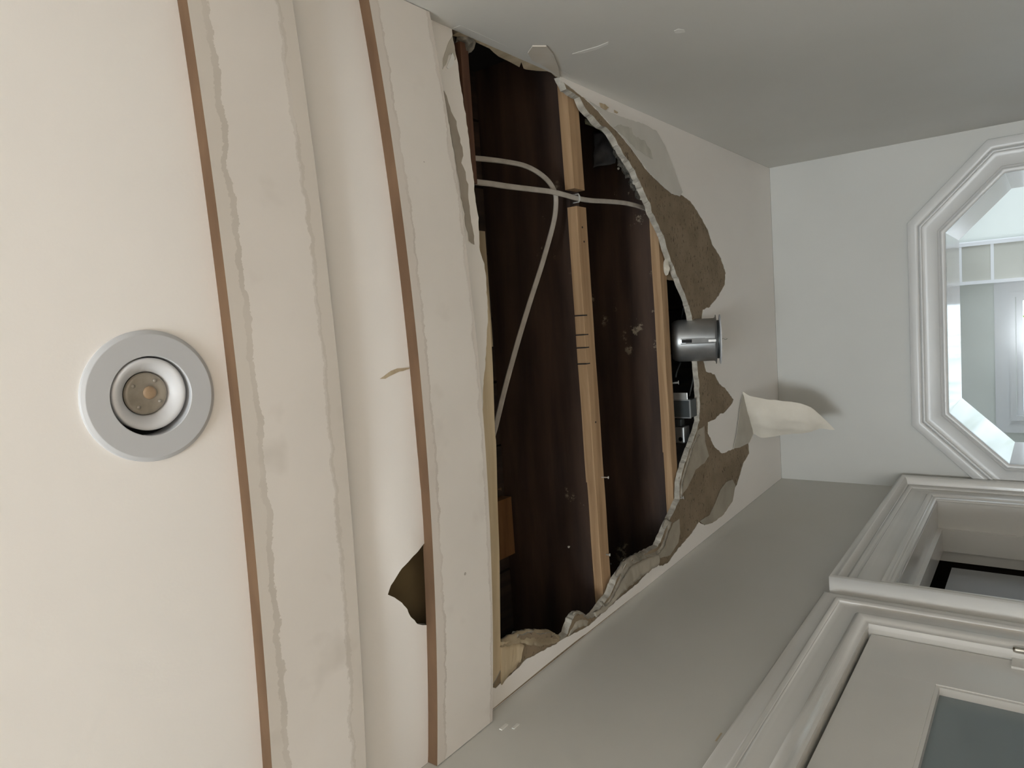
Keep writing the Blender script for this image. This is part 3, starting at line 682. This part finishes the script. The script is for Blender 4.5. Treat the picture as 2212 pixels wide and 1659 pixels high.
sC = strip(None, None, .036, .0235, M_furr, 'long pine furring strip beside the metal can', ((-.77, 1.745), (XR+.09, 1.728)), .002)
far_e = catmull([on_c(x, y, .003) for x, y in ((1086,1500),(1082.5,1440),(1081,1378),(1080,1280),(1078.5,1185),(1075,1090),(1072,963),(1069,925),(1064,780),(1058,685),(1052,620))], 4)
V, F = [], []
for p in far_e:
    for dy, dz in ((-.05, 0), (0, 0), (.0005, .001), (.0005, .018), (-.05, .018)): V.append(p+Vector((0, dy, dz)))
for i in range(len(far_e)-1):
    for k in range(5): F.append((i*5+k, i*5+(k+1) % 5, (i+1)*5+(k+1) % 5, (i+1)*5+k))
F += [tuple(range(5)), tuple(range(len(V)-5, len(V)))]
sD = tag(new_obj('furring_strip', V, F, M_paleboard), 'pale furring strip along the edge of the trim plank', 'furring strip', 'furring strips under the joists')
for k, py in enumerate((681, 723, 751, 786)):            # saw marks on the long strip
    p = on_y(1262, py, 1.338)
    box('saw_mark', (p.x-.0012, 1.3335, ZC+TH-.0002), (p.x+.0012, 1.352, ZC+TH+.022), M_black, sB)
for px, py in ((1258, 491), (1262, 522), (1287, 912), (1320, 1218)):
    p = on_z(px, py, ZC+TH)
    V, F = lathe_vf([(.0001, 0), (.0022, 0), (.0022, .003)], 10, Matrix.Translation((p.x, p.y, ZC+TH-.0002)))
    new_obj('nail_hole', V, F, M_black, sB if py < 2000 else sB)
redb = box('wood_blocking', (.26, .975, ZC+.010), (.50, .9955, ZC+.045), M_redwood); tag(redb, 'reddish brown wood blocking along the near edge of the hole by the wall', 'wood block')
p0, p1 = on_z(1052, 500, ZD-.03), on_z(1072, 748, ZD-.03)
tag(box('wood_block', (p1.x, p0.y-.06, ZD-.03), (p0.x, p1.y-.012, ZD-.002), M_paleboard), 'pale pine block under the floor boards behind the long cable', 'wood block')
p0, p1 = on_z(1085, 1080, ZD-.03), on_z(1112, 1195, ZD-.03)
tag(box('wood_block', (p1.x, p0.y-.09, ZD-.03), (p0.x, p0.y+.035, ZD-.002), M_orange), 'orange brown wood block under the floor boards at the lower end of the hole', 'wood block')

# cables: flat two-core sheath
def flat_prof(w, h):
    pr = []
    for cx in (w/4, -w/4):
        for i in range(7):
            a = -math.pi/2+math.pi*i/6
            if cx < 0: a += math.pi
            pr.append((cx+math.cos(a)*w/4, math.sin(a)*h/2))
    pr.insert(7, (0, h*.32)); pr.append((0, -h*.32))
    return pr
zcab = ZC+TH+.016
pa = [(1004,334,.075),(1020,341,.06),(1050,344,.045),(1090,349,.04),(1130,357,.038),(1160,371,.036),(1184,391,.034),(1197,412,.034),(1201,432,.035),(1198,470,.037),(1187,515,.04),(1168,580,.045),(1146,648,.05),(1124,720,.055),(1104,790,.06),(1088,850,.065),(1074,908,.075),(1064,945,.09)]
path = catmull([on_z(x, y, ZC+u) for x, y, u in pa], 6)
V, F = sweep_vf(path, flat_prof(.0105, .0055), Vector((.15, -.85, -.5)).normalized())
tag(new_obj('electrical_cable', V, F, M_cable, smooth=True), 'pale flat electrical cable looping down across the first dark joist', 'cable', 'cables in the ceiling cavity')
pb = [(1010,388,.03),(1027,393,.026),(1060,397,.024),(1100,403,.022),(1150,409,.020),(1190,414,.018),(1220,421,.016),(1245,428,.015),(1275,433,.016),(1310,435,.02),(1345,438,.022),(1370,443,.024),(1392,450,.028),(1410,458,.034)]
path = catmull([on_z(x, y, ZC+u) for x, y, u in pb], 6)
V, F = sweep_vf(path, flat_prof(.0110, .0058), Vector((0, -.8, -.6)).normalized())
tag(new_obj('electrical_cable', V, F, M_cable, smooth=True), 'pale flat electrical cable stapled across the gap in the furring strips', 'cable', 'cables in the ceiling cavity')
sp = on_z(1248, 428, ZC+.012)
V, F = sweep_vf([sp+Vector((-.0085, 0, .012)), sp+Vector((-.0085, 0, -.002)), sp+Vector((-.004, 0, -.0045)), sp+Vector((.004, 0, -.0045)), sp+Vector((.0085, 0, -.002)), sp+Vector((.0085, 0, .012))], [(.0012, .0012), (-.0012, .0012), (-.0012, -.0012), (.0012, -.0012)], Vector((0, 1, 0)))
tag(new_obj('cable_staple', V, F, M_bright), 'metal staple holding the cable to the joist', 'staple')

# recessed can housing hanging loose beyond the second joist
cb = on_y(1546, 733, 1.935)
tilt = math.radians(24)
up = Vector((.02, -math.sin(tilt), math.cos(tilt))).normalized()
sx = Vector((1, 0, 0)); sx = (sx-up*sx.dot(up)).normalized(); sy = up.cross(sx)
frm = Matrix.Translation(cb) @ Matrix((sx, sy, up)).transposed().to_4x4()
can = thing('recessed_can_housing', cb, 'grey metal recessed light can hanging loose below the torn ceiling', 'light housing')
R0 = .0600
V, F = lathe_vf([(R0+.009, -.001), (R0+.0085, .0005), (R0+.003, .001), (R0, .005), (R0-.0005, .100), (R0-.003, .112), (R0-.010, .120), (.0001, .122)], 48, frm)
V2, F2 = lathe_vf([(R0-.0015, .002), (R0-.002, .100), (.0001, .112)], 48, frm)
n = len(V)
new_obj('can_body', V+V2, F+[tuple(i+n for i in f) for f in F2], M_metal, can, smooth=True)
def canbox(name, a, b, mat, par): return box(name, a, b, mat, par, xf=lambda p: frm @ p)
canbox('bracket', (-.006, -R0-.0030, .004), (.006, -R0+.004, .082), M_matte, can)
canbox('bracket_rib', (.0055, -R0-.0042, .030), (.0072, -R0+.003, .096), M_matte, can)
canbox('bracket_rib', (-.004, -R0-.0050, .002), (.002, -R0+.003, .022), M_metal, can)
canbox('bracket_rib', (-.0085, -R0-.0042, .002), (-.0066, -R0+.003, .096), M_matte, can)
canbox('slot', (-.0045, -R0-.0034, .066), (.0045, -R0+.002, .093), M_black, can)
V, F = lathe_vf([(R0-.004, -.009), (R0+.0085, -.0105), (R0+.0095, -.0125), (R0+.007, -.0135), (R0-.004, -.012), (R0-.004, -.009)], 48, frm)
new_obj('trim_ring', V, F, M_gimbal, can, smooth=True)
V, F = lathe_vf([(R0-.007, .006), (R0-.006, -.009)], 40, frm); new_obj('trim_collar', V, F, M_dmetal, can, smooth=True)
p = frm @ Vector((.002, -R0-.004, -.010))
V, F = sweep_vf(catmull([p, p+Vector((.001, .004, -.006)), p+Vector((-.002, .008, -.010)), p+Vector((.0005, .012, -.014))], 5), [(.0006, 0), (-.0003, .0005), (-.0003, -.0005)])
new_obj('loose_thread', V, F, M_dmetal, can)
# junction boxes in the dark bay
def jbox(px0, px1, y, label, parts_fn):
    a, b = on_y(*px0, y), on_y(*px1, y)
    t = thing('junction_box', ((a.x+b.x)/2, y, min(a.z, b.z)), label, 'junction box', 'metal boxes beside the can'); parts_fn(t, a, b, y); return t
def jb1(t, a, b, y):
    x0, x1 = min(a.x, b.x), max(a.x, b.x); z0, z1 = min(a.z, b.z), max(a.z, b.z)
    box('box_body', (x0, y, z0), (x1, y+.045, z1+.02), M_dmetal, t, .002)
    frame_xz('box_rim', x0-.001, x1+.001, z0-.001, z1+.02, .003, y-.002, y+.002, M_metal, t)
    box('side_tab', (x1, y+.002, z0+.008), (x1+.020, y+.0045, z1+.01), M_bright, t, .0005)
jbox((1462, 864), (1492, 903), 1.86, 'dark square metal junction box with a bright tab in the ceiling cavity', jb1)
def jb2(t, a, b, y):
    x0, x1 = min(a.x, b.x), max(a.x, b.x); z0, z1 = min(a.z, b.z), max(a.z, b.z)
    box('box_body', (x0, y, z0), (x1, y+.04, z1+.03), M_metal, t, .004)
    box('clamp', (x1+.002, y-.004, z0+.006), (x1+.022, y+.02, z1+.01), M_dmetal, t, .002)
    V, F = lathe_vf([(.0001, 0), (.006, 0), (.006, -.004), (.0001, -.004)], 16, Matrix.Translation((x0+.012, y, z0+.012)) @ Matrix.Rotation(math.radians(90), 4, 'X'))
    new_obj('knockout', V, F, M_black, t)
jbox((1466, 922), (1479, 958), 1.86, 'bright rounded metal junction box below the dark square one', jb2)
wp = [on_y(1503, 781, 1.95), on_y(1500, 800, 1.94), on_y(1496, 825, 1.92), on_y(1489, 856, 1.90)]
V, F = sweep_vf(catmull(wp, 6), [(.0022, 0), (0, .0022), (-.0022, 0), (0, -.0022)]); tag(new_obj('thin_wire', V, F, M_dmetal, smooth=True), 'thin grey wire between the can and the dark junction box', 'wire')
wp = [on_y(1470, 783, 1.90), on_y(1463, 800, 1.88), on_y(1459, 815, 1.86)]
V, F = sweep_vf(catmull(wp, 6), [(.003, 0), (0, .003), (-.003, 0), (0, -.003)]); tag(new_obj('thin_wire', V, F, M_dmetal, smooth=True), 'short bent wire under the can beside the furring strip', 'wire')
wp = [on_y(1482, 652, 1.96), on_y(1476, 668, 1.96), on_y(1472, 690, 1.95)]
V, F = sweep_vf(catmull(wp, 6), [(.0018, 0), (0, .0018), (-.0018, 0), (0, -.0018)]); tag(new_obj('thin_wire', V, F, M_dmetal, smooth=True), 'thin grey wire above the can at the torn edge', 'wire')
# nails and screws
def nail(px, py, plane, val, axis, L_, r, label, mat=M_bright):
    p = {'z': on_z, 'y': on_y}[plane](px, py, val); axis = Vector(axis).normalized()
    q = axis.to_track_quat('Z', 'Y').to_matrix().to_4x4(); fr = Matrix.Translation(p) @ q
    V, F = lathe_vf([(.0001, L_), (r*2.2, L_), (r*2.2, L_-.0012), (r, L_-.002), (r, -.012), (.0001, -.014)], 14, fr)
    tag(new_obj('drywall_nail', V, F, mat, smooth=True), label, 'nail', 'nails left in the strips')
nail(1459, 827, 'z', ZC+TH, (.05, .35, -1), .009, .0026, 'bright nail head standing proud of the strip below the can')
nail(1300, 1031, 'z', ZC+TH, (.0, .2, -1), .016, .0014, 'bent nail sticking out of the long saw-marked strip')
nail(1310, 1198, 'z', ZC+TH, (.05, .1, -1), .009, .0016, 'white nail head low on the long saw-marked strip')
nail(1231, 1180, 'y', 1.344, (.1, -1, -.2), .008, .0012, 'tiny nail on the face of the first dark joist')
nail(1466, 1077, 'z', ZC+.004, (.2, .4, -1), .014, .0022, 'broken nail with plaster at the torn edge near the left wall')
nail(1071, 1057, 'z', ZC+.000, (.0, .6, -.8), .010, .0013, 'rusty nail at the edge of the pale furring strip', M_mdf)
# plastic film, dust and rubble near the right wall
def lump(name, c, r, mat, label, cat, squash=(1, 1, 1), seed=0, group=None, amp=.45):
    bm = bmesh.new(); bmesh.ops.create_icosphere(bm, subdivisions=3, radius=1.0)
    V = []
    for v in bm.verts:
        d = v.co.normalized(); k = r*(1+amp*noise.noise(d*2.1+Vector((seed, 0, 0)))+amp*.45*noise.noise(d*6+Vector((0, seed, 0))))
        V.append(Vector(c)+Vector((d.x*k*squash[0], d.y*k*squash[1], d.z*k*squash[2])))
    F = [tuple(x.index for x in f.verts) for f in bm.faces]; bm.free()
    return tag(new_obj(name, V, F, mat), label, cat, group)
A = [(1285,288),(1300,283),(1318,290),(1331,304)]; Bq = [(1281,362),(1298,358),(1314,356),(1330,353)]
V, F = [], []
Apt = catmull([on_y(x, y, 1.70) for x, y in A], 6); Bpt = catmull([on_y(x, y, 1.66) for x, y in Bq], 6)
for j in range(13):
    for a, b in zip(Apt, Bpt):
        p = a.lerp(b, j/12); p.y += .012*noise.noise(p*28)+.006*noise.noise(p*70); V.append(p)
w = len(Apt)
for j in range(12):
    for i in range(w-1): F.append((j*w+i, j*w+i+1, (j+1)*w+i+1, (j+1)*w+i))
o = tag(new_obj('plastic_film', V, F, M_plastic, smooth=True), 'crumpled grey plastic film inside the cavity by the torn edge', 'plastic film')
mod = o.modifiers.new('thickness', 'SOLIDIFY'); mod.thickness = .0012
lump('insulation_tuft', on_z(1000, 88, ZC+.02), .022, M_debris, 'grey insulation tuft in the corner of the hole by the right wall', 'insulation', (1.3, .9, .8), 3)
for k, (x, y, Y, r) in enumerate(((1340, 322, 1.60, .020), (1352, 345, 1.64, .022), (1362, 362, 1.66, .022), (1375, 392, 1.69, .020), (1386, 415, 1.72, .018))):
    lump('rubble_clump', on_y(x, y, Y)+Vector((0, .02, .012)), r, M_debris, ('highest', 'second highest', 'middle', 'second lowest', 'lowest')[k]+' clump of dusty rubble along the torn edge above the stapled cable', 'rubble', (1, 1, .8), k*3.1, 'rubble along the torn edge')
for k, (x, y, r, d) in enumerate(((1328, 320, .0035, 'pale gypsum crumb beside the plastic film'), (1371, 394, .0055, 'pale gypsum crumb on the rubble above the cable end'), (1389, 428, .0065, 'largest pale gypsum crumb at the cable end'), (1336, 364, .003, 'tiny gypsum crumb under the plastic film'), (1377, 410, .003, 'tiny gypsum crumb between the two larger ones'))):
    lump('gypsum_crumb', on_y(x, y, 1.60+k*.02), r, M_crumb, d, 'crumb', (1, 1, 1), k*1.7, 'gypsum crumbs in the rubble')
pz = [on_z(x, y, ZC+.03) for x, y in ((1264, 262), (1285, 270), (1306, 284), (1318, 304), (1325, 318))]
V, F = sweep_vf(catmull(pz, 5), [(.006, 0), (0, .0015), (-.006, 0), (0, -.0015)]); tag(new_obj('metal_strap', V, F, noisy('yellowed_strap', (.17,.165,.10), (.24,.23,.15), 20, 4, .6)), 'yellowed strap curving behind the torn edge near the right wall', 'strap')

# ------------------------------------------------------------------ trim planks across the ceiling
def plank(y0, k0, y1, k1, th, xa, xb, mat, label):
    n = 60; V = []; F = []; M = []; uv = []
    for i in range(n+1):
        t = i/n; x = xa(0)+(xb(0)-xa(0))*t
        ya, yb = y0+k0*x, y1+k1*x
        for (y, dz, q) in ((ya, .0005, 0), (ya, -th, 0), (ya+.00002, -th, 0), (ya*.75+yb*.25, -th, .25), ((ya+yb)/2, -th, .5), (ya*.25+yb*.75, -th, .75), (yb-.001, -th, 1), (yb, -th+.001, 1), (yb, .0005, 1)):
            xx = xa(y)+(xb(y)-xa(y))*t
            k_ = min(1, max(0, (y-ya)/(yb-ya))); V.append(Vector((xx, y, zs(xx, ya)*(1-k_)+zs(xx, yb)*k_+dz))); uv.append((xx*4, q))
    r = 9
    for i in range(n):
        for k in range(r):
            F.append((i*r+k, i*r+(k+1) % r, (i+1)*r+(k+1) % r, (i+1)*r+k)); M.append(1 if k == 0 else 0)
    F += [tuple(range(r)), tuple(range(n*r, n*r+r))]; M += [1, 1]
    return tag(new_obj('ceiling_plank', V, F, None, mats=[mat, M_mdf], fmat=M, uv=uv), label, 'trim plank', 'flat trim planks across the ceiling')
plank(.4575, -.0097, .606, -.0093, .020, lambda y: xl(y), lambda y: XR, M_board1, 'white trim plank with ragged caulk bands, beside the round downlight')
plank(.7445, -.0146, .880, -.0215, .020, lambda y: xl(y)+.001, lambda y: XR-.001, M_board2, 'white trim plank with raw brown edge, beside the torn hole')
ch = wl_multi('caulk_chip', [(.882, .900, ZC-.052, ZC-.046)], bpy.data.materials['filler_white'], 0, .0015, wleft)
wl_multi('caulk_chip', [(.895, .910, ZC-.068, ZC-.063)], bpy.data.materials['filler_white'], 0, .0012, wleft)
# peeled paint crack beside the plank
patch('paint_crack', [(820,818),(838,806),(858,796),(884,794),(884,798),(862,802),(850,808),(832,818)], M_tanpaper, drop=.0006, seed=40)

# remnants of paper along the near edge of the hole
patch('torn_paper_scar', [(958,196),(964,208),(968,222),(975,240),(984,262),(990,290),(997,318),(999,336),(996,352),(1003,372),(1009,398),(1010,420),(1013,446),(1016,470),(1021,500),(1024,528),(1012,520),(1003,470),(995,420),(984,350),(972,280),(960,225)], noisy('taupe_skim', (.36,.32,.27), (.42,.38,.325), 25, 7, .85), drop=.0012, seed=50, amp=.003)
patch('torn_paper_scar', [(976,78),(968,94),(962,108),(957,126),(955,150),(962,140),(968,120),(974,116),(980,130),(984,128),(981,104)], noisy('taupe_skim_b', (.46,.43,.375), (.52,.49,.43), 25, 7, .85), drop=.0012, seed=52, amp=.0015)

patch('torn_paper_scar', [(970,128),(975,115),(980,126),(979,136),(973,146),(966,150),(962,146)], noisy('bright_flake', (.86,.86,.84), (.9,.9,.88), 20, 3, .6), drop=.0026, seed=54, amp=.0008)
# ------------------------------------------------------------------ recessed downlight
lt = thing('recessed_downlight', LC, 'round grey-white gimbal downlight set in the near ceiling', 'downlight')
e = .01
tx = Vector((e, 0, zc(LC.x+e, LC.y)-zc(LC.x-e, LC.y))); tx = Vector((2*e, 0, zc(LC.x+e, LC.y)-zc(LC.x-e, LC.y))).normalized()
ty = Vector((0, 2*e, zc(LC.x, LC.y+e)-zc(LC.x, LC.y-e))).normalized(); nz_ = tx.cross(ty).normalized()
ty = nz_.cross(tx)
fl_ = Matrix.Translation(LC) @ Matrix((tx, ty, nz_)).transposed().to_4x4()
V, F = lathe_vf([(.0705, .0005), (.0705, -.0020), (.0695, -.0030), (.0662, -.0050), (.0655, -.0052), (.0432, -.0050), (.0425, -.0042), (.0425, .020)], 72, fl_)
smooth_sharp(new_obj('trim_ring', V, F, M_ring, lt), 12)
V, F = lathe_vf([(.0424, .020), (.0001, .0205)], 48, fl_); new_obj('housing', V, F, M_black, lt)
g = fl_ @ Matrix.Translation((.0018, -.0004, .0)) @ Matrix.Rotation(math.radians(4), 4, 'Y')
V, F = lathe_vf([(.0390, .014), (.0390, -.0005), (.0380, -.0018), (.0362, -.0022), (.0330, -.0012), (.0280, .0035), (.0245, .0085), (.0232, .0120), (.0228, .0150)], 64, g)
gm = new_obj('gimbal', V, F, M_gimbal, lt, smooth=True)
V, F = lathe_vf([(.0230, .0105), (.0222, .0080), (.0205, .0068), (.0190, .0072), (.0140, .0068), (.0125, .0074), (.0001, .0070)], 48, g)
bl = new_obj('bulb_lens', V, F, M_lens, lt, smooth=True)
V, F = lathe_vf([(.0072, .0068), (.0068, .0055), (.0045, .0048), (.0001, .0046)], 24, g @ Matrix.Translation((.001, .003, 0)))
new_obj('led_chip', V, F, M_led, bl, smooth=True)
for a in range(4):
    an = math.radians(35+90*a); c = Vector((.0165*math.cos(an), .0165*math.sin(an), .0064))
    V, F = lathe_vf([(.0022, .002), (.0020, 0), (.0001, -.0006)], 12, g @ Matrix.Translation(c)); new_obj('lens_dimple', V, F, M_lens, bl, smooth=True)
sc = fl_ @ Vector((.045, -.0575, -.0052))

for o in bpy.data.objects:
    if '_w' in o: del o['_w']
